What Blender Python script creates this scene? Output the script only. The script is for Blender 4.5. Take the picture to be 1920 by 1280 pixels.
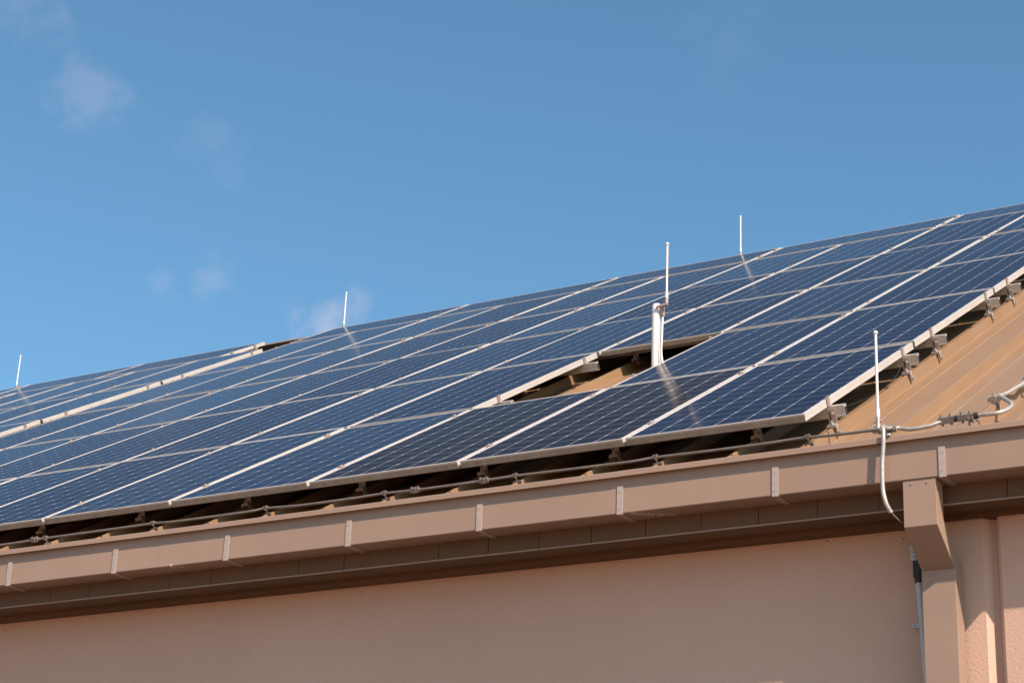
import bpy, math, random
from mathutils import Vector, Matrix, noise as mnoise

for o in list(bpy.data.objects):
    bpy.data.objects.remove(o, do_unlink=True)
SC = bpy.context.scene
COL = SC.collection
rnd = random.Random(7)

# ------------------------------------------------------------------ camera
# World: X along the eave, Y into the building, Z up.  Origin = lower right
# top corner of the main solar array.  Everything in metres.
CAM = Vector((3.33605, -8.44985, -3.14812))
R_RIGHT = Vector((0.865916, 0.498523, 0.040807))
R_DOWN = Vector((-0.146961, 0.331548, -0.931922))
R_FWD = Vector((-0.478113, 0.800969, 0.360356))
cd = bpy.data.cameras.new("camera")
cam = bpy.data.objects.new("camera", cd)
COL.objects.link(cam)
mw = Matrix.Identity(4)
for i in range(3):
    mw[i][0] = R_RIGHT[i]; mw[i][1] = -R_DOWN[i]; mw[i][2] = -R_FWD[i]; mw[i][3] = CAM[i]
cam.matrix_world = mw
cd.sensor_fit = 'HORIZONTAL'; cd.sensor_width = 36.0; cd.lens = 67.3756
cd.clip_start = 0.1; cd.clip_end = 3000
SC.camera = cam

# ------------------------------------------------------------------ light
SUN_DIR = Vector((1.82, -1.0, 1.84)).normalized()      # towards the sun
SUN_EL = math.asin(SUN_DIR.z)
SUN_AZ = math.atan2(SUN_DIR.x, SUN_DIR.y)               # clockwise from +Y
ld = bpy.data.lights.new("sun", 'SUN')
ld.energy = 4.7; ld.angle = math.radians(0.53); ld.color = (1.0, 0.80, 0.64)
sun = bpy.data.objects.new("sun", ld)
COL.objects.link(sun)
sun.location = (20, -20, 25)
sun.rotation_euler = (-SUN_DIR).to_track_quat('-Z', 'Y').to_euler()

SC.view_settings.view_transform = 'Standard'
SC.view_settings.look = 'None'
SC.view_settings.exposure = 0.63
SC.view_settings.gamma = 1.0
SC.view_settings.use_curve_mapping = False
SC.render.engine = 'CYCLES'


def ray_dir(px, py):
    """direction of a spot of sky, given where the photograph shows it"""
    f = 3593.365
    return (R_RIGHT * ((px - 960) / f) + R_DOWN * ((py - 640) / f) + R_FWD).normalized()


W = bpy.data.worlds.new("World")
SC.world = W
W.use_nodes = True
nt = W.node_tree
nt.nodes.clear()


def nd(t, kind, **kw):
    n = t.nodes.new(kind)
    for k, v in kw.items():
        setattr(n, k, v)
    return n


def math_node(t, op, a, b=None, c=None, clamp=False):
    n = t.nodes.new('ShaderNodeMath'); n.operation = op; n.use_clamp = clamp
    for i, v in enumerate((a, b, c)):
        if v is None: continue
        if isinstance(v, (int, float)): n.inputs[i].default_value = v
        else: t.links.new(v, n.inputs[i])
    return n.outputs[0]


sky = nd(nt, 'ShaderNodeTexSky', sky_type='NISHITA')
sky.sun_disc = False
sky.sun_elevation = SUN_EL
sky.sun_rotation = SUN_AZ
sky.altitude = 50; sky.air_density = 1.0; sky.dust_density = 1.5; sky.ozone_density = 3.0
bg = nd(nt, 'ShaderNodeBackground'); bg.inputs[1].default_value = 0.11
out = nd(nt, 'ShaderNodeOutputWorld')
tc = nd(nt, 'ShaderNodeTexCoord')
# thin wisps of cloud standing in the sky
n1 = nd(nt, 'ShaderNodeTexNoise'); n1.inputs['Scale'].default_value = 55; n1.inputs['Detail'].default_value = 7
n1.inputs['Roughness'].default_value = 0.54; n1.inputs['Distortion'].default_value = 0.25
nt.links.new(tc.outputs['Generated'], n1.inputs['Vector'])
wisps = None
for (px, py, rad, amt) in ((172, 172, 0.031, 0.14), (398, 518, 0.020, 0.14), (308, 536, 0.014, 0.09), (606, 616, 0.028, 0.34), (650, 596, 0.022, 0.22),
                           (400, 288, 0.030, 0.06), (60, 15, 0.036, 0.09), (1350, 75, 0.04, 0.03)):
    d = ray_dir(px, py)
    vm = nd(nt, 'ShaderNodeVectorMath', operation='DISTANCE')
    nt.links.new(tc.outputs['Generated'], vm.inputs[0]); vm.inputs[1].default_value = d
    q = math_node(nt, 'DIVIDE', vm.outputs['Value'], rad)
    q = math_node(nt, 'SUBTRACT', 1.0, q, clamp=True)
    gate = math_node(nt, 'MULTIPLY', q, 2.6, clamp=True)
    q = math_node(nt, 'ADD', math_node(nt, 'MULTIPLY', q, 0.85), math_node(nt, 'MULTIPLY_ADD', n1.outputs['Fac'], 2.4, -1.2))
    sm_ = nd(nt, 'ShaderNodeMapRange'); sm_.interpolation_type = 'SMOOTHSTEP'
    sm_.inputs['From Min'].default_value = 0.05; sm_.inputs['From Max'].default_value = 1.15
    nt.links.new(q, sm_.inputs['Value'])
    q = math_node(nt, 'MULTIPLY', math_node(nt, 'MULTIPLY', sm_.outputs[0], gate), amt)
    wisps = q if wisps is None else math_node(nt, 'MAXIMUM', wisps, q)
wf = math_node(nt, 'MULTIPLY', wisps, 1.0, clamp=True)
hs = nd(nt, 'ShaderNodeMixRGB', blend_type='MULTIPLY')
hs.inputs[0].default_value = 1.0; hs.inputs[2].default_value = (0.72, 1.0, 1.0, 1)
nt.links.new(sky.outputs[0], hs.inputs[1])
mx = nd(nt, 'ShaderNodeMixRGB'); mx.inputs[2].default_value = (4.6, 4.3, 4.9, 1)
nt.links.new(wf, mx.inputs[0]); nt.links.new(hs.outputs[0], mx.inputs[1])
nt.links.new(mx.outputs[0], bg.inputs[0])
nt.links.new(bg.outputs[0], out.inputs[0])

# ------------------------------------------------------------------ roof frame
PITCH = math.radians(30.0)
CB, SB = math.cos(PITCH), math.sin(PITCH)
PLANE = Matrix(((1, 0, 0, 0), (0, CB, -SB, 0), (0, SB, CB, 0), (0, 0, 0, 1)))


def pl(u, v, n):
    return Vector((u, CB * v - SB * n, SB * v + CB * n))


RIB_N, PAN_N = -0.146, -0.212      # rib tops and pans, below the panel tops
RIB_P, RIB_0 = 0.416, 0.007
XL, XG, XR = -21.0, 1.33, 1.62     # roof left end, gutter end, gable
V_E, V_R = -0.22, 11.38
Y_L = 0.27                         # wall plane
Z_GROUND = -4.8

# ------------------------------------------------------------------ materials


def mat(name):
    m = bpy.data.materials.new(name); m.use_nodes = True
    t = m.node_tree
    return m, t, t.nodes['Principled BSDF']


def coords(t, kind='Object', scale=(1, 1, 1)):
    c = nd(t, 'ShaderNodeTexCoord'); mp = nd(t, 'ShaderNodeMapping')
    mp.inputs['Scale'].default_value = scale
    t.links.new(c.outputs[kind], mp.inputs['Vector'])
    return mp.outputs[0]


def noise(t, vec, scale, detail=4, rough=0.55):
    n = nd(t, 'ShaderNodeTexNoise'); n.inputs['Scale'].default_value = scale
    n.inputs['Detail'].default_value = detail; n.inputs['Roughness'].default_value = rough
    t.links.new(vec, n.inputs['Vector'])
    return n.outputs['Fac']


def ramp(t, fac, stops):
    r = nd(t, 'ShaderNodeValToRGB')
    e = r.color_ramp.elements
    while len(e) < len(stops): e.new(0.5)
    for k, (p, c) in enumerate(stops):
        e[k].position = p; e[k].color = (c[0], c[1], c[2], 1)
    t.links.new(fac, r.inputs[0])
    return r.outputs[0]


def mix(t, fac, a, b):
    m = nd(t, 'ShaderNodeMixRGB')
    for k, v in ((0, fac), (1, a), (2, b)):
        if isinstance(v, (int, float)): m.inputs[k].default_value = v
        elif isinstance(v, tuple): m.inputs[k].default_value = (*v, 1)
        else: t.links.new(v, m.inputs[k])
    return m.outputs[0]


def bump(t, b, height, strength, dist):
    n = nd(t, 'ShaderNodeBump'); n.inputs['Strength'].default_value = strength
    n.inputs['Distance'].default_value = dist
    t.links.new(height, n.inputs['Height']); t.links.new(n.outputs[0], b.inputs['Normal'])


def simple(name, col, rough=0.5, metal=0.0, var=0.12, scale=12.0, stretch=(1, 1, 1), bmp=0.0, spec=0.5):
    m, t, b = mat(name)
    v = coords(t, 'Object', stretch)
    f = noise(t, v, scale, 5, 0.6)
    lo = tuple(c * (1 - var) for c in col); hi = tuple(min(1, c * (1 + var)) for c in col)
    t.links.new(ramp(t, f, [(0.3, lo), (0.7, hi)]), b.inputs['Base Color'])
    b.inputs['Roughness'].default_value = rough; b.inputs['Metallic'].default_value = metal
    b.inputs['Specular IOR Level'].default_value = spec
    if bmp: bump(t, b, noise(t, v, scale * 6, 3), bmp, 0.004)
    return m


def world_coords(t, scale=(1, 1, 1)):
    g = nd(t, 'ShaderNodeNewGeometry'); mp = nd(t, 'ShaderNodeMapping')
    mp.inputs['Scale'].default_value = scale
    t.links.new(g.outputs['Position'], mp.inputs['Vector'])
    return mp.outputs[0]


M = {}
M['alu'] = simple('anodised_aluminium', (0.55, 0.515, 0.485), 0.42, 0.2, 0.10, 6.0, (1, 1, 8))
M['steel'] = simple('galvanised_steel', (0.46, 0.41, 0.38), 0.45, 0.4, 0.18, 40.0)
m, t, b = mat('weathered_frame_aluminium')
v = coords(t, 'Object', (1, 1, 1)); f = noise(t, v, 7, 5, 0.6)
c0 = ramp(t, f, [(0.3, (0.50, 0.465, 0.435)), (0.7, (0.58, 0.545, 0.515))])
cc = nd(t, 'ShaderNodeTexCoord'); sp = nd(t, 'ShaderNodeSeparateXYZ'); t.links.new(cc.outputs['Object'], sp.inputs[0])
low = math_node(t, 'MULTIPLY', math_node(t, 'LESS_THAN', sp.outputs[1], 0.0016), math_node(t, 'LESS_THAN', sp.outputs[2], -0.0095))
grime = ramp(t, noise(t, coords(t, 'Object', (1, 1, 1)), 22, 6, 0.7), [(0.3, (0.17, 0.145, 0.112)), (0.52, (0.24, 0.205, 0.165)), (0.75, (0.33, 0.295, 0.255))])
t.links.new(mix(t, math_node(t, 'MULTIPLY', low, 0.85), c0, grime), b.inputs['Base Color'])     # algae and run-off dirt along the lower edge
b.inputs['Roughness'].default_value = 0.42; b.inputs['Metallic'].default_value = 0.15
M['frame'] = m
M['rail'] = simple('mill_aluminium', (0.50, 0.45, 0.40), 0.4, 0.15, 0.08, 10.0)
M['clip'] = simple('shade_toned_clip_metal', (0.27, 0.235, 0.21), 0.5, 0.4, 0.2, 40.0)  # clip steel toned darker for the shade the clips sit in
M['bolt'] = simple('bolt_steel', (0.50, 0.42, 0.37), 0.4, 0.6, 0.2, 60.0)
M['white'] = simple('white_paint', (0.66, 0.63, 0.615), 0.35, 0.0, 0.04, 8.0)
M['silver'] = simple('bare_aluminium_conductor', (0.45, 0.41, 0.38), 0.42, 0.4, 0.2, 30.0)
M['grey_wire'] = simple('weathered_conductor', (0.19, 0.165, 0.145), 0.5, 0.35, 0.2, 25.0)
M['black'] = simple('black_plastic', (0.025, 0.022, 0.022), 0.5, 0.0, 0.2, 20.0)
M['grey_pvc'] = simple('grey_plastic_pipe', (0.52, 0.51, 0.50), 0.45, 0.0, 0.06, 10.0)
M['strap'] = simple('pale_strap_metal', (0.40, 0.325, 0.29), 0.5, 0.1, 0.12, 25.0, bmp=0.05)


def painted(name, col, streak):
    """painted sheet metal with a little oil-canning, dust and streaks"""
    m, t, b = mat(name)
    v = world_coords(t, (0.7, 1, 1)); f = noise(t, v, 1.6, 5, 0.6)
    v2 = world_coords(t, streak); f2 = noise(t, v2, 5.0, 6, 0.65)
    c = ramp(t, f, [(0.25, tuple(x * 0.90 for x in col)), (0.75, tuple(x * 1.08 for x in col))])
    dirt = ramp(t, f2, [(0.42, (0, 0, 0)), (0.8, (1, 1, 1))])
    k = math_node(t, 'MULTIPLY', dirt, 0.13)
    c2 = mix(t, k, c, tuple(x * 0.62 for x in col))
    t.links.new(c2, b.inputs['Base Color'])
    b.inputs['Roughness'].default_value = 0.42
    t.links.new(math_node(t, 'MULTIPLY_ADD', f2, 0.16, 0.36), b.inputs['Roughness'])
    bump(t, b, noise(t, world_coords(t, (1, 1, 1)), 2.2, 2), 0.25, 0.01)
    return m, t, b, c2


M['trim'], t_, b_, c_ = painted('tan_painted_trim', (0.315, 0.217, 0.166), (14, 6, 0.8))
b_.inputs['Specular IOR Level'].default_value = 0.3
# stains of dried water on the underside of the gutter
g = nd(t_, 'ShaderNodeNewGeometry')
kk = None
for (x, y, r1) in ((-0.845, -0.142, .013), (-0.815, -0.118, .018), (-0.79, -0.098, .013), (-0.745, -0.078, .012), (-0.70, -0.056, .015), (-0.862, -0.155, .010), (-3.82, -0.155, .016), (-3.77, -0.14, .012)):
    vm = nd(t_, 'ShaderNodeVectorMath', operation='DISTANCE'); vm.inputs[1].default_value = (x, y, -0.459)
    t_.links.new(g.outputs['Position'], vm.inputs[0])
    wob = math_node(t_, 'MULTIPLY_ADD', noise(t_, world_coords(t_), 70, 3), 0.016, -0.008)
    d = math_node(t_, 'ADD', vm.outputs['Value'], wob)
    d = math_node(t_, 'ABSOLUTE', math_node(t_, 'SUBTRACT', d, r1))
    d = math_node(t_, 'SUBTRACT', 1.0, math_node(t_, 'DIVIDE', d, 0.006), clamp=True)
    kk = d if kk is None else math_node(t_, 'MAXIMUM', kk, d)
t_.links.new(mix(t_, math_node(t_, 'MULTIPLY', kk, 0.95), c_, (0.80, 0.70, 0.55)), b_.inputs['Base Color'])
M['fascia'], _, b_, _ = painted('brown_painted_fascia', (0.135, 0.080, 0.052), (20, 6, 0.8))
b_.inputs['Specular IOR Level'].default_value = 0.12
M['soffit'], _, b_, _ = painted('brown_painted_soffit', (0.115, 0.062, 0.032), (1.0, 8, 8))
b_.inputs['Specular IOR Level'].default_value = 0.12

# roof sheet: tan paint with dust running down the slope
m, t, b = mat('tan_roof_metal')
v = coords(t, 'Object', (9, 0.25, 1)); f = noise(t, v, 5, 6, 0.65)
v2 = coords(t, 'Object', (2.2, 0.35, 1)); f2 = noise(t, v2, 3, 4, 0.6)
c1 = ramp(t, f, [(0.3, (0.215, 0.124, 0.060)), (0.55, (0.265, 0.160, 0.080)), (0.8, (0.31, 0.198, 0.108))])
c2 = mix(t, math_node(t, 'MULTIPLY', f2, 0.85), c1, (0.275, 0.182, 0.128))
t.links.new(c2, b.inputs['Base Color'])
t.links.new(math_node(t, 'MULTIPLY_ADD', f, 0.2, 0.30), b.inputs['Roughness'])
b.inputs['Specular IOR Level'].default_value = 0.18
bump(t, b, f, 0.12, 0.004)
M['roof'] = m

# stucco wall
m, t, b = mat('beige_stucco')
v = world_coords(t); f = noise(t, v, 0.9, 5, 0.6); f2 = noise(t, v, 9, 5, 0.6)
c1 = ramp(t, f, [(0.25, (0.545, 0.36, 0.28)), (0.75, (0.60, 0.40, 0.315))])
streak = noise(t, world_coords(t, (6, 6, 0.35)), 2.2, 5, 0.65)
c2 = mix(t, math_node(t, 'MULTIPLY', ramp(t, streak, [(0.5, (0, 0, 0)), (0.8, (1, 1, 1))]), 0.12), c1, (0.45, 0.31, 0.24))
c3 = mix(t, math_node(t, 'MULTIPLY', f2, 0.10), c2, (0.44, 0.30, 0.235))
g = nd(t, 'ShaderNodeNewGeometry'); sz = nd(t, 'ShaderNodeSeparateXYZ'); t.links.new(g.outputs['Position'], sz.inputs[0])
topm = math_node(t, 'SUBTRACT', 1.0, math_node(t, 'DIVIDE', math_node(t, 'ABSOLUTE', math_node(t, 'ADD', sz.outputs[2], 0.585)), 0.07), clamp=True)
speck = math_node(t, 'GREATER_THAN', noise(t, v, 42, 2, 0.5), 0.745)
speck = math_node(t, 'MULTIPLY', speck, math_node(t, 'GREATER_THAN', math_node(t, 'ADD', topm, noise(t, v, 2.0, 2)), 1.12))
fine = noise(t, v, 85, 4, 0.65)
c3 = mix(t, ramp(t, fine, [(0.45, (0, 0, 0)), (0.72, (0.2, 0.2, 0.2))]), c3, (0.36, 0.25, 0.195))
scuff = math_node(t, 'GREATER_THAN', noise(t, world_coords(t, (1, 1, 2.2)), 17, 5, 0.7), 0.735)
c3 = mix(t, math_node(t, 'MULTIPLY', scuff, 0.18), c3, (0.30, 0.20, 0.15))
c3 = mix(t, math_node(t, 'MULTIPLY', speck, 0.8), c3, (0.06, 0.04, 0.03))
t.links.new(c3, b.inputs['Base Color'])
b.inputs['Roughness'].default_value = 0.9; b.inputs['Specular IOR Level'].default_value = 0.2
grain = math_node(t, 'ADD', noise(t, v, 150, 3, 0.6), math_node(t, 'MULTIPLY', noise(t, v, 60, 4, 0.6), 0.9))
bump(t, b, grain, 0.36, 0.006)
M['stucco'] = m

# ground
m, t, b = mat('pale_concrete_yard')
v = world_coords(t); f = noise(t, v, 0.35, 6, 0.6)
t.links.new(ramp(t, f, [(0.3, (0.46, 0.27, 0.165)), (0.7, (0.56, 0.335, 0.21))]), b.inputs['Base Color'])
b.inputs['Roughness'].default_value = 0.9
bump(t, b, noise(t, v, 60, 3), 0.3, 0.01)
M['yard'] = m
M['dark_strip'] = simple('added_dark_ground', (0.05, 0.036, 0.027), 0.9, 0.0, 0.2, 3.0, bmp=0.3)  # unseen ground tone, added dark to weaken the bounce from below

PW_, PL_ = 1.012, 2.03              # pitch of the panels
FW, FL = 0.992, 1.990               # frame of one panel
NX, NY = 6, 12
CX = (FW - 0.034) / NX; CY = (FL - 0.036) / NY


def cells(name, tint, tint2, refl):
    """solar cells under glass: chamfered cells on a white backing sheet"""
    m, t, b = mat(name)
    c = nd(t, 'ShaderNodeTexCoord'); s = nd(t, 'ShaderNodeSeparateXYZ')
    t.links.new(c.outputs['Object'], s.inputs[0])
    x = math_node(t, 'DIVIDE', math_node(t, 'ADD', s.outputs[0], NX * CX / 2), CX)
    y = math_node(t, 'DIVIDE', math_node(t, 'SUBTRACT', s.outputs[1], (FL - NY * CY) / 2), CY)
    fx = math_node(t, 'ABSOLUTE', math_node(t, 'SUBTRACT', math_node(t, 'FRACT', x), 0.5))
    fy = math_node(t, 'ABSOLUTE', math_node(t, 'SUBTRACT', math_node(t, 'FRACT', y), 0.5))
    dx = math_node(t, 'MULTIPLY', math_node(t, 'SUBTRACT', 0.5, fx), CX)      # metres to the cell border
    dy = math_node(t, 'MULTIPLY', math_node(t, 'SUBTRACT', 0.5, fy), CY)
    gx = math_node(t, 'LESS_THAN', dx, 0.0017)
    gy = math_node(t, 'MULTIPLY', math_node(t, 'LESS_THAN', dy, 0.0015), 0.6)
    dia = math_node(t, 'LESS_THAN', math_node(t, 'ADD', dx, dy), 0.0108)
    gap = math_node(t, 'MAXIMUM', math_node(t, 'MAXIMUM', gx, gy), dia)
    # outside the cell field: backing sheet
    for (val, lim) in ((x, NX), (y, NY)):
        gap = math_node(t, 'MAXIMUM', gap, math_node(t, 'LESS_THAN', val, 0.0))
        gap = math_node(t, 'MAXIMUM', gap, math_node(t, 'GREATER_THAN', val, float(lim)))
    # a slightly different blue in every cell and panel
    cmb = nd(t, 'ShaderNodeCombineXYZ')
    t.links.new(math_node(t, 'FLOOR', x), cmb.inputs[0]); t.links.new(math_node(t, 'FLOOR', y), cmb.inputs[1])
    oi = nd(t, 'ShaderNodeObjectInfo')
    t.links.new(math_node(t, 'MULTIPLY', oi.outputs['Random'], 50), cmb.inputs[2])
    wn = nd(t, 'ShaderNodeTexWhiteNoise'); wn.noise_dimensions = '3D'
    t.links.new(cmb.outputs[0], wn.inputs[0])
    k = math_node(t, 'ADD', math_node(t, 'MULTIPLY', wn.outputs['Value'], 0.75), math_node(t, 'MULTIPLY', oi.outputs['Random'], 0.25))
    cell = mix(t, k, tint, tint2)
    dust = noise(t, coords(t, 'Object', (1, 1, 1)), 3.0, 6, 0.6)
    cell = mix(t, math_node(t, 'MULTIPLY', dust, 0.02), cell, (0.4, 0.36, 0.32))
    base = mix(t, gap, cell, (0.42, 0.42, 0.44))
    t.nodes.remove(b)
    w2 = nd(t, 'ShaderNodeTexWhiteNoise'); w2.noise_dimensions = '1D'
    t.links.new(oi.outputs['Random'], w2.inputs['W']); tone = w2.outputs['Value']
    df = nd(t, 'ShaderNodeBsdfDiffuse'); t.links.new(base, df.inputs['Color'])
    gl = nd(t, 'ShaderNodeBsdfGlossy'); gl.inputs['Color'].default_value = (1, 1, 1, 1)
    t.links.new(math_node(t, 'MULTIPLY_ADD', dust, 0.07, 0.085), gl.inputs['Roughness'])
    fr = nd(t, 'ShaderNodeFresnel'); fr.inputs['IOR'].default_value = 1.5
    ms = nd(t, 'ShaderNodeMixShader')
    t.links.new(math_node(t, 'MULTIPLY', math_node(t, 'POWER', fr.outputs[0], 1.8), math_node(t, 'MULTIPLY_ADD', tone, refl * 0.26, refl * 0.68)), ms.inputs[0])     # anti-reflective solar glass
    t.links.new(df.outputs[0], ms.inputs[1]); t.links.new(gl.outputs[0], ms.inputs[2])
    t.links.new(ms.outputs[0], t.nodes['Material Output'].inputs['Surface'])
    return m


M['cells'] = cells('blue_solar_cells', (0.0040, 0.0042, 0.015), (0.0075, 0.0070, 0.022), 1.0)
M['cells_dark'] = cells('dark_solar_cells', (0.0085, 0.007, 0.010), (0.0135, 0.0105, 0.0145), 0.68)

# ------------------------------------------------------------------ mesh helpers


class MB:
    def __init__(self):
        self.v = []; self.f = []; self.mi = []; self.cur = 0

    def add(self, vs, fs):
        o = len(self.v)
        self.v += [tuple(p) for p in vs]
        for f in fs:
            self.f.append(tuple(i + o for i in f)); self.mi.append(self.cur)
        return self

    def box(self, x0, x1, y0, y1, z0, z1, mtx=None):
        p = [Vector((x, y, z)) for z in (z0, z1) for y in (y0, y1) for x in (x0, x1)]
        if mtx is not None: p = [mtx @ q for q in p]
        return self.add(p, [(0, 2, 3, 1), (4, 5, 7, 6), (0, 1, 5, 4), (2, 6, 7, 3), (0, 4, 6, 2), (1, 3, 7, 5)])

    def prism(self, prof, x0, x1):
        """closed profile of (y, z) extruded along x"""
        n = len(prof)
        vs = [(x0, y, z) for y, z in prof] + [(x1, y, z) for y, z in prof]
        fs = [(i, (i + 1) % n, n + (i + 1) % n, n + i) for i in range(n)]
        fs += [tuple(range(n))[::-1], tuple(range(n, 2 * n))]
        return self.add(vs, fs)

    def tube(self, pts, r, seg=10, caps=True):
        pts = [Vector(p) for p in pts]
        rs = r if isinstance(r, (list, tuple)) else [r] * len(pts)
        rings = []
        up = None
        for i, p in enumerate(pts):
            a = pts[max(i - 1, 0)]; c = pts[min(i + 1, len(pts) - 1)]
            d = (c - a).normalized()
            if up is None:
                up = Vector((0, 0, 1)) if abs(d.z) < 0.9 else Vector((0, 1, 0))
            sd = d.cross(up).normalized(); up = sd.cross(d).normalized()
            rings.append([p + (sd * math.cos(2 * math.pi * k / seg) + up * math.sin(2 * math.pi * k / seg)) * rs[i] for k in range(seg)])
        vs = [q for ring in rings for q in ring]; fs = []
        for i in range(len(pts) - 1):
            for k in range(seg):
                a = i * seg + k; b2 = i * seg + (k + 1) % seg
                fs.append((a, b2, b2 + seg, a + seg))
        if caps:
            fs.append(tuple(range(seg))[::-1]); fs.append(tuple(range(len(vs) - seg, len(vs))))
        return self.add(vs, fs)

    def ball(self, c, r, seg=12, rings=7, sq=1.0):
        c = Vector(c)
        vs = [c + Vector((0, 0, r * sq))]
        for i in range(1, rings):
            a = math.pi * i / rings
            for k in range(seg):
                w = 2 * math.pi * k / seg
                vs.append(c + Vector((r * math.sin(a) * math.cos(w), r * math.sin(a) * math.sin(w), r * sq * math.cos(a))))
        vs.append(c - Vector((0, 0, r * sq)))
        fs = [(0, 1 + k, 1 + (k + 1) % seg) for k in range(seg)]
        for i in range(rings - 2):
            for k in range(seg):
                a = 1 + i * seg + k; b2 = 1 + i * seg + (k + 1) % seg
                fs.append((a, a + seg, b2 + seg, b2))
        l = len(vs) - 1; s = 1 + (rings - 2) * seg
        fs += [(l, s + (k + 1) % seg, s + k) for k in range(seg)]
        return self.add(vs, fs)

    def mesh(self, name, mats, smooth=False, bevel=0):
        me = bpy.data.meshes.new(name)
        me.from_pydata(self.v, [], self.f); me.update()
        if not isinstance(mats, (list, tuple)): mats = [mats]
        for q in mats: me.materials.append(q)
        for p, k in zip(me.polygons, self.mi):
            p.material_index = k; p.use_smooth = bool(smooth)
        import bmesh
        bm = bmesh.new(); bm.from_mesh(me)
        bmesh.ops.recalc_face_normals(bm, faces=bm.faces)
        if smooth:
            for e in bm.edges:
                if len(e.link_faces) == 2 and e.calc_face_angle(0) > math.radians(40): e.smooth = False
        bm.to_mesh(me); bm.free()
        return me

    def build(self, name, mats, parent=None, smooth=False):
        me = self.mesh(name, mats, smooth)
        o = bpy.data.objects.new(name, me); COL.objects.link(o)
        if parent is not None: o.parent = parent
        return o


def inst(name, me, parent):
    o = bpy.data.objects.new(name, me); COL.objects.link(o); o.parent = parent
    return o


def empty(name, mtx=None):
    o = bpy.data.objects.new(name, None); COL.objects.link(o)
    o.empty_display_size = 0.1
    if mtx is not None: o.matrix_world = mtx
    return o


def tag(o, label=None, cat=None, group=None, kind=None):
    if label: o['label'] = label
    if cat: o['category'] = cat
    if group: o['group'] = group
    if kind: o['kind'] = kind
    return o


def at_plane(u, v, n=0.0):
    return Matrix.Translation(pl(u, v, n)) @ PLANE


def smooth_path(pts, sub=6):
    pts = [Vector(p) for p in pts]; outp = []
    for i in range(len(pts) - 1):
        p0 = pts[max(i - 1, 0)]; p1 = pts[i]; p2 = pts[i + 1]; p3 = pts[min(i + 2, len(pts) - 1)]
        for k in range(sub):
            s = k / sub
            outp.append(0.5 * ((2 * p1) + (p2 - p0) * s + (2 * p0 - 5 * p1 + 4 * p2 - p3) * s * s + (3 * p1 - p0 - 3 * p2 + p3) * s ** 3))
    outp.append(pts[-1])
    return outp


def strip_profile(path, th):
    """thin sheet following a (y, z) path, thickened to the left"""
    n = len(path); off = []
    for i in range(n):
        a = Vector(path[max(i - 1, 0)]); b2 = Vector(path[min(i + 1, n - 1)]); p = Vector(path[i])
        if 0 < i < n - 1:
            d1 = (p - a).normalized(); d2 = (b2 - p).normalized()
            n1_ = Vector((-d1.y, d1.x)); n2_ = Vector((-d2.y, d2.x))
            bi = (n1_ + n2_); bi = bi / max(0.3, bi.dot(n1_))
        else:
            d = (b2 - a).normalized(); bi = Vector((-d.y, d.x))
        off.append(tuple(p + bi * th))
    return list(path) + off[::-1]


# ------------------------------------------------------------------ ground
gm = MB()
gm.add([(-400, -400, Z_GROUND), (400, -400, Z_GROUND), (400, 400, Z_GROUND), (-400, 400, Z_GROUND)], [(0, 1, 2, 3)])
tag(gm.build('ground', M['yard']), kind='structure')
gm = MB()
gm.add([(-60, -6.5, Z_GROUND + 0.004), (40, -6.5, Z_GROUND + 0.004), (40, 30, Z_GROUND + 0.004), (-60, 30, Z_GROUND + 0.004)], [(0, 1, 2, 3)])
tag(gm.build('added_dark_strip', M['dark_strip']), kind='structure')  # unseen strip added to cut ground bounce under the gutter and eaves

# ------------------------------------------------------------------ building
bld = empty('building', Matrix.Translation((-9.0, Y_L, Z_GROUND)))
tag(bld, 'beige stucco building with a tan metal roof and brown eaves under the solar panels', 'building')
INV = Matrix.Translation((9.0, -Y_L, -Z_GROUND))


def bpart(mb, name, mats, smooth=False):
    me = mb.mesh(name, mats, smooth); me.transform(INV)
    return inst(name, me, bld)


# wall in plan: the left panel, a return behind the downspout, a chamfered joint, the right panel
YB = 2 * (CB * V_R) - Y_L
plan = [(XL + 0.4, Y_L), (0.535, Y_L), (0.56, 0.205), (0.800, 0.20), (0.838, 0.243), (0.862, 0.248), (0.872, 0.205), (0.885, 0.198), (XR - 0.12, 0.198), (XR - 0.12, YB), (XL + 0.4, YB)]
wm = MB(); n = len(plan); zt = -0.52
wm.add([(x, y, Z_GROUND) for x, y in plan] + [(x, y, zt) for x, y in plan], [(i, (i + 1) % n, n + (i + 1) % n, n + i) for i in range(n)])
zr = SB * V_R - 0.30; yr = CB * V_R
for gx_ in (XR - 0.12, XL + 0.4):
    wm.add([(gx_, 0.2, zt), (gx_, YB, zt), (gx_, yr, zr)], [(0, 1, 2)])
bpart(wm, 'wall', M['stucco'])

# metal roof: trapezoid ribs every 416 mm, two small pencil ribs in each pan
h = RIB_N - PAN_N
sec = [(-0.208, 0)]
sec += [(-0.128, 0), (-0.122, 0.003), (-0.116, 0.0035), (-0.110, 0)]
sec += [(-0.020, 0), (-0.016, 0.003), (-0.009, h - 0.0015), (-0.007, h), (0.007, h), (0.009, h - 0.0015), (0.016, 0.003), (0.020, 0)]
sec += [(0.110, 0), (0.116, 0.0035), (0.122, 0.003), (0.128, 0)]
cs = []
k0 = math.floor((XL - RIB_0) / RIB_P); k1 = math.ceil((XR - RIB_0) / RIB_P)
for k in range(k0, k1 + 1):
    for (dx, dn) in sec:
        x = RIB_0 + k * RIB_P + dx
        if XL <= x <= XR: cs.append((x, PAN_N + dn))
cs.append((XR, PAN_N))
rm = MB()
vs_rows = [V_E + (V_R - V_E) * i / 8 for i in range(9)]
for v in vs_rows:
    rm.v += [(x, v, nn) for x, nn in cs]
nc = len(cs)
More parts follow.
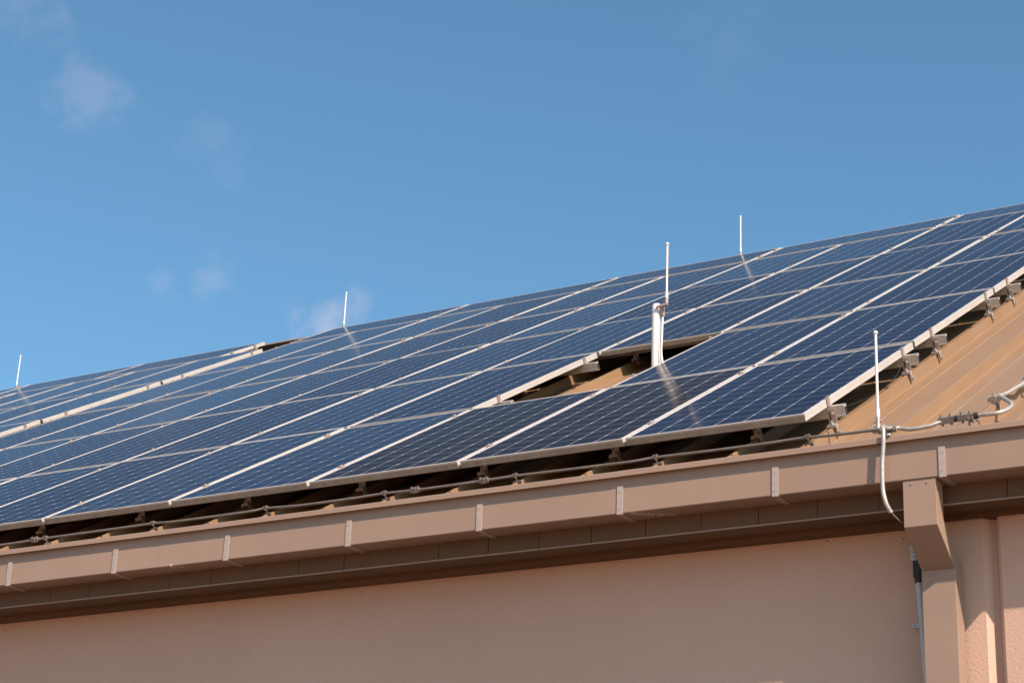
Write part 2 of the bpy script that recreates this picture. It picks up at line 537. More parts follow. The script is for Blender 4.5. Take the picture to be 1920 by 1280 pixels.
for r in range(8):
    for i in range(nc - 1):
        rm.f.append((r * nc + i, r * nc + i + 1, (r + 1) * nc + i + 1, (r + 1) * nc + i)); rm.mi.append(0)
# eave closure and the back slope
rm.add([(x, V_E, nn) for x, nn in cs] + [(x, V_E, PAN_N - 0.01) for x, nn in cs], [(i, i + nc, i + nc + 1, i + 1) for i in range(nc - 1)])
rme = rm.mesh('roof', M['roof'])
ro = bpy.data.objects.new('roof', rme); COL.objects.link(ro); ro.parent = bld
ro.matrix_local = INV @ PLANE
bk = MB(); a_ = pl(0, V_R, PAN_N)
bk.add([(XL, a_.y, a_.z), (XR, a_.y, a_.z), (XR, 2 * a_.y + 0.1, -0.25), (XL, 2 * a_.y + 0.1, -0.25)], [(0, 1, 2, 3)])
bpart(bk, 'back_roof_slope', M['roof'])
# ridge cap
p0 = pl(0, V_R - 0.03, -0.058); p1 = pl(0, V_R + 0.01, -0.054); p2 = Vector((0, 2 * p1.y - p0.y, p0.z))
rc = MB()
rc.prism(strip_profile([(p0.y + .001, p0.z - 0.004), (p0.y, p0.z), (p1.y, p1.z), (p2.y, p2.z), (p2.y, p2.z - 0.03)], 0.003), XL, XR)
bpart(rc, 'ridge_cap', M['roof'])
# closure under the ridge cap, black put in for the shade there
cl = MB(); cl.box(XL, XR, V_R - 0.032, V_R - 0.01, PAN_N + 0.001, -0.062, PLANE); bpart(cl, 'ridge_closure', M['black'])

# fascia boards with laps, soffit in two steps
Y_F = -0.015
fm = MB()
fm.box(XL, XR - 0.15, Y_F + 0.006, Y_F + 0.02, -0.548, -0.24)
x = 1.30; k = 0
xs = []
while x > XL:
    xs.append(x); x -= 0.309
for i in range(len(xs) - 1):
    lean = 0.0012 * ((i * 7) % 3)
    fm.box(xs[i + 1] + 0.002, xs[i] - 0.002, Y_F - lean, Y_F + 0.006, -0.5465 - 0.001 * (i % 2), -0.30)
fm.box(1.302, XR - 0.15, Y_F, Y_F + 0.006, -0.5465, -0.30)
bpart(fm, 'fascia', M['fascia'])
sm = MB()
sm.cur = 1; sm.box(XL, XR - 0.15, Y_F - 0.013, Y_F - 0.0102, -0.557, -0.5495); sm.cur = 0
sm.prism([(Y_F - 0.010, -0.549), (Y_F - 0.010, -0.556), (0.148, -0.556), (0.148, -0.549)], XL, XR - 0.15)
sm.box(XL, XR - 0.15, 0.1485, Y_L + 0.03, -0.567, -0.549)
sm.box(XL, XR - 0.15, 0.150, 0.158, -0.575, -0.567)
for k in range(60):
    xx = 1.2 - k * 0.62
    if xx > XL: sm.box(xx, xx + 0.012, 0.055, 0.067, -0.559, -0.556)
bpart(sm, 'soffit', [M['soffit'], M['trim']])
# unseen eave box added beyond the gutter's end, shaped to cast the wall's shadow step
bx = MB(); bx.box(XG + 0.012, XR, -0.105, Y_F - 0.012, -0.456, -0.25); bpart(bx, 'added_eave_box', M['fascia'])

# ------------------------------------------------------------------ gutter
Y_LIP, Y_G, Z_LT, Z_LB, Z_GB, Y_GR = -0.200, -0.172, -0.245, -0.270, -0.4585, -0.020
gut = empty('gutter', Matrix.Translation((0, Y_G, Z_GB)))
tag(gut, 'long tan box gutter running along the eave below the solar panels', 'gutter')
GI = Matrix.Translation((0, -Y_G, -Z_GB))
path = [(Y_LIP + 0.003, Z_LB + 0.001), (Y_LIP, Z_LB), (Y_LIP, Z_LT - 0.002), (Y_LIP + 0.002, Z_LT), (Y_G - 0.002, Z_LT), (Y_G, Z_LT - 0.002), (Y_G, Z_GB + 0.004), (Y_G + 0.004, Z_GB), (Y_GR - 0.002, Z_GB), (Y_GR, Z_GB + 0.003), (Y_GR, -0.235)]
seams = [XG, -0.945, -3.925, -6.9, -9.9, -12.9, -15.9, -18.9, XL]
for i in range(len(seams) - 1):
    s = MB()
    off = 0.0009 * (i % 2)
    pp = strip_profile([(y - off, z - off) for y, z in path], 0.002)
    s.prism(pp, seams[i + 1] + 0.0005, seams[i] + (0.02 if i % 2 else -0.0005) * (1 if i else 0))
    # rivets beside the lap
    if i:
        for zz in (-0.257, -0.285) + ((-0.33, -0.37, -0.41, -0.44) if i == 2 else ()):
            yy = Y_LIP if zz > Z_LB else Y_G
            s.tube([(seams[i] + 0.010, yy - off, zz), (seams[i] + 0.010, yy - off - 0.0025, zz)], 0.004, 8)
    me = s.mesh('gutter_section', M['trim']); me.transform(GI); inst('gutter_section', me, gut)
ec = MB(); ec.prism([(Y_LIP, Z_LT), (Y_LIP, Z_LB), (Y_G, Z_LB), (Y_G, Z_GB), (Y_GR, Z_GB), (Y_GR, -0.235), (Y_G, -0.235)], XG + 0.0005, XG + 0.003)
me = ec.mesh('end_cap', M['trim']); me.transform(GI); inst('end_cap', me, gut)
# straps
st = MB(); w2 = 0.0165
st.prism(strip_profile([(Y_G - 0.0018, -0.318), (Y_G - 0.0018, Z_GB - 0.0012), (Y_GR + 0.0, Z_GB - 0.0012)], -0.0042), -w2, w2)
st.tube([(0.002, Y_G - 0.006, -0.345), (0.002, Y_G - 0.0085, -0.345)], 0.003, 8)
st.tube([(-0.003, Y_G - 0.006, -0.435), (-0.003, Y_G - 0.0085, -0.435)], 0.003, 8)
st.tube([(0, -0.12, Z_GB - 0.005), (0, -0.12, Z_GB - 0.008)], 0.005, 8)
sme = st.mesh('strap', M['strap']); sme.transform(GI)
for k in range(26):
    xx = 0.740 - 0.8325 * k
    if xx < XL: break
    o = inst('strap', sme, gut); o.location.x = xx + 0.004 * math.sin(k * 2.3)
    o.rotation_euler.y = 0.012 * math.sin(k * 1.7)

# ------------------------------------------------------------------ downspout
dx0, dx1 = 0.544, 0.702
dsp = empty('downspout', Matrix.Translation((0.623, 0.12, Z_GROUND)))
tag(dsp, 'square tan downspout with a bent elbow dropping from the gutter along the wall', 'downspout')
DI = Matrix.Translation((-0.623, -0.12, -Z_GROUND))


def rect_tube(levels, name, mats, cap=True):
    mb = MB()
    for (x0, x1, yf, zf, yb, zb) in levels:
        mb.v += [(x0, yf, zf), (x1, yf, zf), (x1, yb, zb), (x0, yb, zb)]
    for i in range(len(levels) - 1):
        for k in range(4):
            a = i * 4 + k; b2 = i * 4 + (k + 1) % 4
            mb.f.append((a, b2, b2 + 4, a + 4)); mb.mi.append(0)
    l = len(mb.v)
    mb.f.append((0, 1, 2, 3)); mb.f.append((l - 1, l - 2, l - 3, l - 4)); mb.mi += [0, 0]
    return mb


YF1, YB1, YF2, YB2 = -0.166, -0.066, 0.070, 0.170
up_ = rect_tube([(dx0, dx1, YF1, Z_GB - 0.0005, YB1, Z_GB - 0.0005), (dx0, dx1, YF1, -0.683, YB1, -0.632), (dx0, dx1, YF2, -0.835, YB2, -0.784)], 'elbow', M['trim'])
for xx in (0.585, 0.66):
    up_.tube([(xx, YF1, -0.478), (xx, YF1 - 0.004, -0.478)], 0.005, 8)
me = up_.mesh('elbow', M['trim']); me.transform(DI); e_ = inst('elbow', me, dsp)
bv = e_.modifiers.new('bevel', 'BEVEL'); bv.width = 0.003; bv.segments = 2; bv.limit_method = 'ANGLE'
lo_ = rect_tube([(dx0 - 0.003, dx1 + 0.003, YF2 - 0.0025, -0.832, YB2 + 0.002, -0.781), (dx0 - 0.003, dx1 + 0.003, YF2 - 0.0025, -2.4, YB2 + 0.002, -2.4), (dx0 - 0.003, dx1 + 0.003, YF2 - 0.0025, Z_GROUND + 0.02, YB2 + 0.002, Z_GROUND + 0.02)], 'pipe', M['trim'])
me = lo_.mesh('pipe', M['trim']); me.transform(DI); e_ = inst('pipe', me, dsp)
bv = e_.modifiers.new('bevel', 'BEVEL'); bv.width = 0.003; bv.segments = 2; bv.limit_method = 'ANGLE'

# ------------------------------------------------------------------ wall conduit
cnd = empty('wall_conduit', Matrix.Translation((0.49, 0.24, Z_GROUND)))
tag(cnd, 'thin pale grey pipe with a black coupling on the wall behind the downspout', 'pipe')
CI = Matrix.Translation((-0.49, -0.24, -Z_GROUND))


def cpart(mb, name, m_, smooth=True):
    me = mb.mesh(name, m_, smooth); me.transform(CI); return inst(name, me, cnd)


cp = MB(); cp.tube([(0.473, 0.235, -0.845), (0.497, 0.235, -1.33), (0.62, 0.235, -3.2), (0.62, 0.235, Z_GROUND + 0.02)], 0.0175, 14); cpart(cp, 'pipe', M['grey_pvc'])
cp = MB(); cp.tube([(0.4655, 0.235, -0.735), (0.473, 0.235, -0.845)], 0.0195, 14); cp.box(0.452, 0.464, 0.214, 0.222, -0.82, -0.75); cpart(cp, 'coupling', M['black'])
cp = MB(); cp.box(0.441, 0.463, 0.219, 0.229, -0.735, -0.66); cp.tube([(0.4655, 0.235, -0.735), (0.458, 0.235, -0.66), (0.455, 0.235, -0.60)], 0.012, 10)
for zz in (-0.715, -0.69): cp.tube([(0.452, 0.219, zz), (0.452, 0.212, zz)], 0.006, 8)
cpart(cp, 'bracket', M['steel'])
for (zz, xx) in ((-1.052, 0.483), (-2.2, 0.555)):
    cp = MB(); cp.tube([(xx - .0006, 0.235, zz + 0.012), (xx + .0006, 0.235, zz - 0.012)], 0.022, 14); cp.box(xx - 0.045, xx - 0.012, 0.222, 0.232, zz - 0.011, zz + 0.011); cp.tube([(xx - 0.036, 0.222, zz), (xx - 0.036, 0.214, zz)], 0.006, 8)
    cpart(cp, 'pipe_clip', M['steel'])

# ------------------------------------------------------------------ solar panels


def sweep_frame(prof, wdt, lng):
    """profile of (inset, z) swept round a rectangle with mitred corners"""
    mb = MB()
    for d, z in prof:
        mb.v += [(-wdt / 2 + d, d, z), (wdt / 2 - d, d, z), (wdt / 2 - d, lng - d, z), (-wdt / 2 + d, lng - d, z)]
    n_ = len(prof)
    for i in range(n_):
        j = (i + 1) % n_
        for k in range(4):
            mb.f.append((i * 4 + k, i * 4 + (k + 1) % 4, j * 4 + (k + 1) % 4, j * 4 + k)); mb.mi.append(0)
    return mb


prof = [(0.0105, -0.0018), (0.0105, -0.0002), (0.0095, 0.0), (0.0008, 0.0), (0.0, -0.0008), (0.0, -0.0235), (0.0012, -0.0245), (0.0012, -0.0275), (0.0, -0.0285), (0.0, -0.040), (0.030, -0.040), (0.030, -0.038), (0.002, -0.038), (0.002, -0.0075), (0.0105, -0.0075)]
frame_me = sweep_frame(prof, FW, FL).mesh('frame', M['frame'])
frame_side_me = frame_me.copy(); frame_side_me.materials[0] = M['alu']      # panels laid sideways keep a clean frame
gb = MB(); gb.box(-FW / 2 + 0.0095, FW / 2 - 0.0095, 0.0095, FL - 0.0095, -0.0062, -0.0016)
glass_me = gb.mesh('cell_glass', M['cells'])
glass_dark_me = gb.mesh('cell_glass', M['cells_dark'])

ORD = ['first', 'second', 'third', 'fourth', 'fifth', 'sixth', 'seventh', 'eighth', 'ninth', 'tenth']
GRP = 'solar panels covering the roof'


def seen(cs_, margin=260):
    """is any of the corners inside the photograph, or near its border?"""
    for c in cs_:
        d = c - CAM
        z = d.dot(R_FWD)
        if z < 0.5: continue
        x = 960 + 3593.365 * d.dot(R_RIGHT) / z; y = 640 + 3593.365 * d.dot(R_DOWN) / z
        if -margin < x < 1920 + margin and -margin < y < 1280 + margin: return True
    return False


n_pan = 0


def panel(u0, v0, label, landscape=False, dark=False):
    """u0 = right edge of the panel's slot, v0 = lower edge of the slot"""
    global n_pan
    jit = rnd.uniform(-0.0012, 0.0012)
    tilt = Matrix.Rotation(math.radians(rnd.uniform(-0.13, 0.13)), 4, 'X') @ Matrix.Rotation(math.radians(rnd.uniform(-0.13, 0.13)), 4, 'Y')
    if landscape:
        mtx = at_plane(u0 - PW_ + FL / 2, v0 + 0.011 + FW / 2, jit) @ Matrix.Rotation(math.pi / 2, 4, 'Z') @ tilt
        mtx = at_plane(u0 - PW_ - (FL / 2) + FL, v0 + 0.011 + FW / 2, jit) @ tilt @ Matrix.Rotation(math.pi / 2, 4, 'Z')
        cn = [pl(u0 - a * 2 * PW_, v0 + b2, 0) for a in (0, 1) for b2 in (0, 1)]
    else:
        mtx = at_plane(u0 - PW_ / 2, v0 + 0.016, jit) @ tilt
        cn = [pl(u0 - a * PW_, v0 + b2 * PL_, 0) for a in (0, 1) for b2 in (0, 1)]
    if not seen(cn): return
    e = empty('solar_panel', mtx)
    tag(e, label, 'solar panel', GRP)
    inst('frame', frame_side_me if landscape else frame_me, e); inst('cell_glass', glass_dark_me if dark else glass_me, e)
    n_pan += 1


ROWN = ['bottom row', 'second row up', 'third row up', 'fourth row up', 'fifth row up']
for r in range(5):
    for c in range(10):
        if (r, c) == (1, 2): continue                     # the opening for the white mast
        dark = (r, c) in ((0, 1), (0, 2))
        lead = 'blackish solar panel' if dark else 'blue solar panel'
        panel(-c * PW_, r * PL_, '%s in the main array\'s %s, %s from its right edge' % (lead, ROWN[r], ORD[c]), dark=dark)
for c in range(5):
    panel(-c * 2 * PW_, 5 * PL_, 'blue solar panel laid sideways in the main ridge row, %s from the right' % ORD[c], True)
U_B = -10.47
for r in range(1, 5):
    for c in range(8):
        panel(U_B - c * PW_, r * PL_, 'pale solar panel in the far left array, %s from its right edge, %s below ridge' % (ORD[c], ORD[4 - r]))
for c in range(4):
    panel(U_B - 0.68 - c * 2 * PW_, 5 * PL_, 'pale solar panel laid sideways in far left array\'s ridge row, %s from right' % ORD[c], True)

# ------------------------------------------------------------------ rails, clamps, brackets
RN0, RN1 = -0.0415, -0.104
rail_prof = [(-0.020, RN0), (-0.006, RN0), (-0.006, RN0 - 0.010), (0.006, RN0 - 0.010), (0.006, RN0), (0.020, RN0), (0.020, RN1), (-0.020, RN1), (-0.020, RN1 + 0.006), (-0.022, RN1 + 0.008), (-0.022, RN1 + 0.012), (-0.020, RN1 + 0.014)]
cm = MB()
cm.box(-0.019, 0.019, -0.020, 0.020, 0.0012, 0.0045); cm.box(-0.0085, 0.0085, -0.020, 0.020, -0.040, 0.0012)
cm.tube([(0, 0, 0.0045), (0, 0, 0.012)], 0.0075, 6)
mid_me = cm.mesh('mid_clamp', M['bolt'])
cm = MB()
cm.box(-0.010, 0.006, -0.020, 0.020, 0.0012, 0.0042); cm.box(0.0035, 0.0066, -0.020, 0.020, -0.0405, 0.0012); cm.box(0.0066, 0.016, -0.020, 0.020, -0.0405, -0.037)
cm.tube([(0.005, 0, 0.0042), (0.005, 0, 0.012)], 0.0075, 6)
end_me = cm.mesh('end_clamp', M['bolt'])
# L foot hanging from the rail's lower side, and the jaw that grips the roof rib
cm = MB()
cm.box(-0.022, 0.022, -0.0275, -0.0225, RIB_N + 0.012, RN0 - 0.012)
cm.box(-0.024, 0.024, -0.068, -0.0275, RIB_N + 0.012, RIB_N + 0.017)
cm.tube([(0.004, -0.0275, -0.078), (0.004, -0.036, -0.078)], 0.010, 6); cm.tube([(0.004, -0.0275, -0.078), (0.004, -0.044, -0.078)], 0.005, 8)
cm.cur = 1; cm.box(-0.014, -0.007, -0.0279, -0.0276, -0.112, -0.07); cm.cur = 0
cm.tube([(0, -0.055, RIB_N + 0.012), (0, -0.055, RIB_N + 0.036)], 0.006, 8); cm.tube([(0, -0.055, RIB_N + 0.017), (0, -0.055, RIB_N + 0.026)], 0.011, 6)
foot_me = cm.mesh('mounting_foot', [M['steel'], M['black']])
cm = MB()
cm.box(-0.026, 0.026, -0.074, -0.030, RIB_N + 0.0015, RIB_N + 0.0118); cm.box(0.018, 0.027, -0.066, -0.040, RIB_N - 0.042, RIB_N + 0.0015); cm.box(-0.027, -0.018, -0.066, -0.040, RIB_N - 0.042, RIB_N + 0.0015)
cm.tube([(0.027, -0.053, RIB_N - 0.022), (0.040, -0.056, RIB_N - 0.022)], 0.008, 6)
jaw_me = cm.mesh('rib_clamp', M['steel'])


def rail(u0, u1, v, label, mids, ends, feet):
    """u0 left end, u1 right end"""
    org = at_plane(u1, v)
    mb = MB(); mb.prism(rail_prof, u0 - u1, 0)
    me = mb.mesh('rail', M['rail'])
    o = bpy.data.objects.new('mounting_rail', me); COL.objects.link(o); o.matrix_world = org
    tag(o, label, 'rail', 'aluminium rails under the solar panels')
    # black plate on the right end, painted in for the hollow's shade
    hb = MB(); hb.box(0.0003, 0.0012, -0.0165, 0.0165, RN1 + 0.004, RN0 - 0.012); hb.build('hollow_shade_plate', M['black'], o)
    for u in mids:
        c = inst('mid_clamp', mid_me, o); c.location = (u - u1, rnd.uniform(-0.004, 0.004), 0)
    for u, sg in ends:
        c = inst('end_clamp', end_me, o); c.location = (u - u1, 0, 0)
        if sg < 0: c.rotation_euler.z = math.pi
    for u in feet:
        f_ = inst('mounting_foot', foot_me, o); f_.location = (u - u1 + rnd.uniform(-0.006, 0.006), 0, 0)
        inst('rib_clamp', jaw_me, f_)


U_END = 0.078
UL = -10 * PW_
half = [(0.38, 'lower'), (1.775, 'upper')]
ribs = [RIB_0] + [RIB_0 - RIB_P * (1 + 2 * k) for k in range(12)]
RR = ['bottom row', 'second row', 'third row', 'fourth row', 'fifth row']
for r in range(5):
    for hv, hn in half:
        v = r * PL_ + hv
        mids = [-c * PW_ for c in range(1, 10)]
        lab = 'aluminium rail under the %s half of the main array\'s %s' % (hn, RR[r])
        if r == 1:
            feet = [u for u in ribs if -1.0 < u]
            rail(-2 * PW_ - 0.02, U_END, v, lab.replace('main array\'s second row', 'second row') + ', right of the mast opening', [-PW_], [(-0.010, 1), (-2 * PW_ + 0.010, -1)], feet)
            rail(UL - 0.03, -3 * PW_ + 0.09, v, lab.replace('main array\'s second row', 'second row') + ', left of the mast opening', [-c * PW_ for c in range(4, 10)], [(-3 * PW_ - 0.010, 1)], [u for u in ribs if -5 < u < -3 * PW_])
        else:
            feet = ribs[:9] if (r, hn) == (0, 'lower') else ([u for u in ribs if -5 < u] if (r, hn) in ((2, 'lower'), (0, 'upper')) else ribs[:1])
            rail(UL - 0.03, U_END, v, lab, mids, [(-0.010, 1), (UL + 0.010, -1)], feet)
for hv, hn in ((0.27, 'lower'), (0.77, 'upper')):
    rail(UL - 0.03, U_END, 5 * PL_ + hv, 'aluminium rail under the %s half of the main ridge row' % hn, [-c * 2 * PW_ for c in range(1, 5)], [(-0.010, 1), (UL + 0.010, -1)], ribs[:1])
for r in range(2, 5):
    for hv, hn in half:
        rail(U_B - 8 * PW_, U_B + 0.012, r * PL_ + hv, 'aluminium rail, %s half of the far left array\'s %s row below ridge' % (hn, ORD[4 - r]), [U_B - c * PW_ for c in range(1, 7)], [(U_B - 0.010, 1)], [])
for hv, hn in ((0.27, 'lower'), (0.77, 'upper')):
    rail(U_B - 8 * PW_, U_B - 0.68 + 0.012, 5 * PL_ + hv, 'aluminium rail, %s half of the far left array\'s ridge row' % hn, [U_B - 0.68 - 2 * PW_, U_B - 0.68 - 4 * PW_], [(U_B - 0.68 - 0.010, 1)], [])

# ------------------------------------------------------------------ lightning protection


def rod(loc, hgt, label, tip=True, foot='saddle', r=0.0075):
    e = empty('lightning_rod', Matrix.Translation(loc)); tag(e, label, 'lightning rod', 'white lightning rods on the roof')
    mb = MB(); mb.tube([(0, 0, 0.05), (0, 0, 0.085), (0, 0, 0.10), (0, 0, hgt - 0.02)], [r * 1.55, r * 1.5, r, r], 12); mb.build('rod', M['white'], e, True)
    if tip:
        mb = MB(); mb.ball((0, 0, hgt - 0.012), r * 1.75); mb.build('ball_tip', M['white'], e, True)
    mb = MB()
    if foot == 'saddle':
        mb.tube([(0, 0, -0.02), (0, 0, 0.05)], 0.011, 10); mb.box(-0.030, 0.030, -0.018, 0.018, -0.028, -0.012); mb.tube([(-0.022, 0, 0.028), (0.022, 0, 0.028)], 0.007, 8)
        mb.box(-0.034, -0.020, -0.014, 0.014, -0.012, 0.006); mb.box(0.020, 0.034, -0.014, 0.014, -0.012, 0.006)
        m_ = M['steel']
    else:
        mb.tube([(0, 0, 0.05), (0, 0, 0.008)], 0.012, 10); mb.tube([(0.008, 0, 0.006), (-0.075, 0, -0.006)], 0.011, 10)
        m_ = M['strap']
    mb.build('rod_base', m_, e, True)
    return e


for (u, lab) in ((-15.60, 'short white lightning rod at the ridge above the far left array'), (-10.035, 'short white lightning rod at the ridge above the left end of the main array'), (-4.61, 'short white lightning rod alone at the ridge on the right')):
    p = pl(u, 11.30, -0.02); rod(p, 0.49, lab, r=0.0085)
rod(Vector((0.3407, 0.094, -0.0843)) + Vector((0.002, 0, 0)), 0.506, 'tall white lightning rod with ball tip standing on the eave beside the gutter', r=0.0070)

# mast in the opening
mast = empty('roof_mast', Matrix.Translation(pl(-2.137, 2.955, PAN_N)))
tag(mast, 'thick white pipe mast standing in the opening of the solar array', 'mast')
b0 = pl(-2.137, 2.955, PAN_N); top = pl(-2.13, 3.0, -0.05).z + 0.487
hgt = top - b0.z
mr_ = 0.0325
mb = MB(); mb.tube([(0, 0, 0), (0, 0, hgt - 0.006), (0, 0, hgt)], [mr_, mr_, mr_ * 0.9], 20); mb.build('pipe', M['white'], mast, True)
mb = MB(); mb.tube([(0, 0, -0.01), (0, 0, 0.05), (0, 0, 0.09)], [0.075, 0.05, 0.036], 16); mb.build('flashing_boot', M['black'], mast, True)
mb = MB(); mb.box(mr_ * 0.80, mr_ + 0.010, -0.016, 0.012, hgt - 0.125, hgt - 0.008); mb.box(mr_ + 0.006, mr_ + 0.028, -0.020, -0.004, hgt - 0.075, hgt - 0.05); mb.tube([(mr_ + 0.02, -0.008, hgt - 0.03), (mr_ + 0.02, -0.008, hgt - 0.10)], 0.012, 8); mb.tube([(mr_ + 0.018, -0.02, hgt - 0.085), (mr_ + 0.034, -0.028, hgt - 0.088)], 0.007, 8)
mb.build('bracket', M['strap'], mast, True)
mb = MB()
mb.tube(smooth_path([(mr_ + 0.017, -0.008, hgt - 0.10), (mr_ + 0.013, -0.010, hgt * 0.6), (mr_ + 0.010, -0.010, hgt * 0.44), (mr_ + 0.022, -0.012, hgt * 0.32), (mr_ + 0.045, -0.015, hgt * 0.22), (mr_ + 0.09, -0.02, hgt * 0.08)]), 0.0085, 10)
mb.build('down_cable', M['white'], mast, True)
mb = MB()
mb.tube(smooth_path([(mr_ - 0.002, -0.014, hgt - 0.12), (mr_ + 0.001, -0.018, hgt * 0.72), (mr_ - 0.002, -0.02, hgt * 0.5), (mr_ + 0.003, -0.02, hgt * 0.36), (mr_ + 0.020, -0.02, hgt * 0.24), (mr_ + 0.05, -0.02, hgt * 0.08)]), 0.0045, 8)
mb.build('thin_cable', M['white'], mast, True)
rod(Vector((-2.043, 2.625, 1.913)), 0.470, 'tall white lightning rod with ball tip bracketed to the top of the white mast', foot='arm', r=0.0078)

# conductor along the eave, lying on clips on every second rib
lc = empty('lightning_conductor', Matrix.Translation(pl(0.39, -0.06, -0.11)))
tag(lc, 'thin grey lightning conductor cable strung along the eave above the gutter', 'cable')
LI = Matrix.Translation(-pl(0.39, -0.06, -0.11))
cpts = [(0.385, -0.075), (0.175, -0.070), (-0.037, -0.040), (-0.20, -0.058), (-0.40, -0.062), (-0.625, -0.055), (-0.825, -0.045), (-0.95, -0.072), (-1.14, -0.068), (-1.35, -0.062), (-1.657, -0.046), (-1.88, -0.066), (-2.16, -0.080), (-2.30, -0.078), (-2.489, -0.058), (-2.70, -0.082), (-3.04, -0.088), (-3.321, -0.040), (-3.45, -0.072), (-3.93, -0.080), (-4.153, -0.05), (-4.40, -0.058), (-4.80, -0.068), (-5.02, -0.074), (-5.34, -0.104), (-5.82, -0.06), (-6.65, -0.06), (-7.5, -0.07), (-8.3, -0.06)]
mb = MB(); mb.tube(smooth_path([pl(u, v, -0.112) for u, v in cpts], 5), 0.0075, 10)
me = mb.mesh('cable', M['grey_wire'], True); me.transform(LI); inst('cable', me, lc)
mb = MB()
mb.box(-0.018, 0.018, -0.014, 0.014, RIB_N + 0.001, RIB_N + 0.006); mb.box(-0.005, 0.005, -0.016, 0.016, -0.121, -0.101); mb.tube([(0, 0, RIB_N + 0.004), (0, 0, -0.118)], 0.006, 8)
mb.box(0.017, 0.022, -0.010, 0.006, RIB_N - 0.03, RIB_N + 0.006); mb.box(-0.022, -0.017, -0.010, 0.006, RIB_N - 0.03, RIB_N + 0.006); mb.tube([(-0.014, -0.012, -0.100), (0.016, -0.012, -0.096)], 0.004, 6)
clip_me = mb.mesh('cable_clip', M['clip'], True)
for k in range(0, 11):
    u = RIB_0 - 2 * RIB_P * k
    vv = min(cpts, key=lambda q: abs(q[0] - u))
    c = inst('cable_clip', clip_me, lc); c.matrix_local = LI @ at_plane(u, vv[1], 0)
mb = MB()
for (u, v) in ((-2.277, -0.080), (-1.845, -0.064), (-5.075, -0.078)):
    q = at_plane(u, v, -0.112)
    mb.box(-0.028, 0.028, -0.012, 0.012, -0.011, 0.011, q); mb.box(-0.012, 0.012, -0.016, 0.016, -0.014, 0.014, q)
    for s in (-0.02, 0.02):
        mb.tube([q @ Vector((s, 0, 0.008)), q @ Vector((s, 0, 0.020))], 0.006, 6)
me = mb.mesh('cable_joint', M['clip']); me.transform(LI); inst('cable_joint', me, lc)

# silver tube: over the lip, down past the gutter, and its loop on the roof
sv = empty('silver_conductor', Matrix.Translation((0.474, -0.2125, -0.25)))
tag(sv, 'bright silver conductor tube bent over the gutter lip and looping on the bare roof', 'cable')
SI = Matrix.Translation((-0.474, 0.2125, 0.25))


def spart(mb, name, m_, smooth=True):
    me = mb.mesh(name, m_, smooth); me.transform(SI); return inst(name, me, sv)


sr = 0.0105
path3 = [(0.492, -0.190, -0.612), (0.478, -0.206, -0.578), (0.468, -0.2125, -0.535), (0.463, -0.213, -0.488), (0.464, -0.2125, -0.384), (0.472, -0.2125, -0.29), (0.474, -0.2125, -0.245), (0.472, -0.207, -0.213), (0.462, -0.185, -0.190)]
pn = -0.12
path3 += [pl(0.440, -0.115, pn + 0.014), pl(0.470, -0.060, pn), pl(0.533, -0.070, pn - 0.012), pl(0.6218, -0.062, pn - 0.01), pl(0.7008, -0.018, pn), pl(0.8333, -0.002, pn), pl(0.9442, -0.008, pn), pl(0.982, 0.072, pn), pl(0.970, 0.177, pn), pl(0.9175, 0.303, pn), pl(0.862, 0.398, pn + 0.006), pl(0.835, 0.41, pn + 0.002), pl(0.845, 0.45, pn), pl(0.866, 0.52, pn - 0.004), pl(0.882, 0.62, pn - 0.004), pl(0.905, 0.72, pn), pl(0.906, 0.86, pn + 0.004), pl(0.93, 1.2, pn), pl(0.92, 2.0, pn), pl(0.92, 3.2, pn)]
mb = MB(); mb.tube(smooth_path(path3, 7), sr, 12); spart(mb, 'tube', M['silver'])
mb = MB(); mb.tube(smooth_path([(0.490, -0.192, -0.608), (0.515, -0.15, -0.640), (0.55, -0.09, -0.662), (0.585, -0.02, -0.668), (0.62, 0.08, -0.685), (0.60, 0.205, -0.70)], 6), 0.0038, 8); spart(mb, 'thin_wire', M['grey_wire'])
# bolted cross connector where eave cable, rod and tube meet
q = at_plane(0.425, -0.075, -0.115)
mb = MB(); mb.box(-0.045, 0.045, -0.016, 0.016, -0.018, 0.010, q); mb.box(-0.012, 0.012, -0.03, 0.03, -0.024, 0.015, q)
for s in (-0.032, 0.032): mb.tube([q @ Vector((s, -0.012, 0)), q @ Vector((s, -0.034, 0))], 0.008, 6)
mb.tube([q @ Vector((0.02, -0.02, -0.01)), q @ Vector((0.02, -0.03, -0.055))], 0.009, 8)
spart(mb, 'connector', M['clip'], False)
mb = MB(); mb.ball((0.497, -0.203, -0.238), 0.012, sq=0.7); mb.tube([(0.497, -0.19, -0.238), (0.497, -0.215, -0.238)], 0.006, 8); spart(mb, 'lip_bolt', M['steel'])
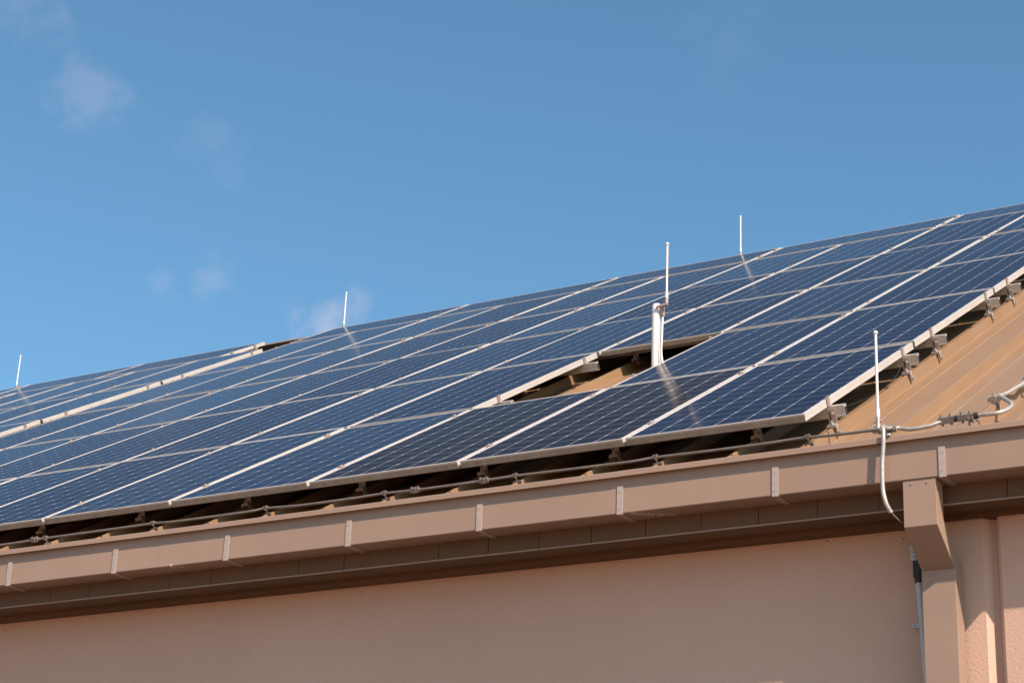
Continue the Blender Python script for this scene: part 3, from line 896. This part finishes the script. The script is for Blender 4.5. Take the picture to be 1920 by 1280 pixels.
# inline connector on the tube
q = at_plane(0.766, -0.010, pn)
q = q @ Matrix.Rotation(math.radians(7), 4, 'Z')
mb = MB(); mb.box(-0.105, -0.030, -0.017, 0.017, -0.016, 0.016, q); mb.box(-0.012, 0.062, -0.016, 0.016, -0.015, 0.015, q)
for s in (-0.088, -0.045, 0.008, 0.048):
    mb.tube([q @ Vector((s, -0.004, -0.026)), q @ Vector((s, -0.004, 0.028))], 0.0065, 6)
mb.box(0.036, 0.044, -0.03, -0.012, -0.06, 0.0, q); mb.box(0.056, 0.064, -0.03, -0.012, -0.06, 0.0, q)
spart(mb, 'inline_connector', M['clip'], False)
mb = MB(); mb.tube([q @ Vector((-0.032, 0, 0)), q @ Vector((-0.010, 0, 0))], 0.0155, 12); mb.tube([q @ Vector((0.060, 0, 0)), q @ Vector((0.085, 0, 0))], 0.0155, 12); spart(mb, 'black_sleeve', M['black'])
for (u, v) in ((0.836, 0.395), (0.906, 0.86)):
    q = at_plane(u, v, pn)
    mb = MB(); mb.box(-0.026, 0.012, -0.013, 0.013, -0.014, 0.014, q); mb.box(-0.018, 0.018, -0.012, 0.012, RIB_N - pn + 0.001, -0.012, q); mb.tube([q @ Vector((0, 0, 0.01)), q @ Vector((0, 0, 0.03))], 0.005, 6)
    mb.box(0.018, 0.024, -0.022, -0.004, RIB_N - pn - 0.035, 0.0, q)
    mb.tube([q @ Vector((-0.034, 0, 0)), q @ Vector((-0.022, 0, 0))], 0.014, 8)
    spart(mb, 'tube_clip', M['steel'], False)

# a slack module wire sagging below the right edge of the array
wr = empty('module_wire', Matrix.Translation(pl(-0.05, 0.95, -0.09)))
tag(wr, 'thin slack module wire sagging in the shadow under the right edge of the main array', 'wire')
mb = MB(); mb.tube(smooth_path([pl(-0.62, 0.62, -0.075), pl(-0.30, 0.70, -0.135), pl(-0.05, 0.98, -0.140), pl(0.03, 1.32, -0.118), pl(-0.02, 1.74, -0.095)], 8), 0.0020, 6)
me = mb.mesh('wire', M['black'], True); me.transform(Matrix.Translation(-pl(-0.05, 0.95, -0.09))); inst('wire', me, wr)
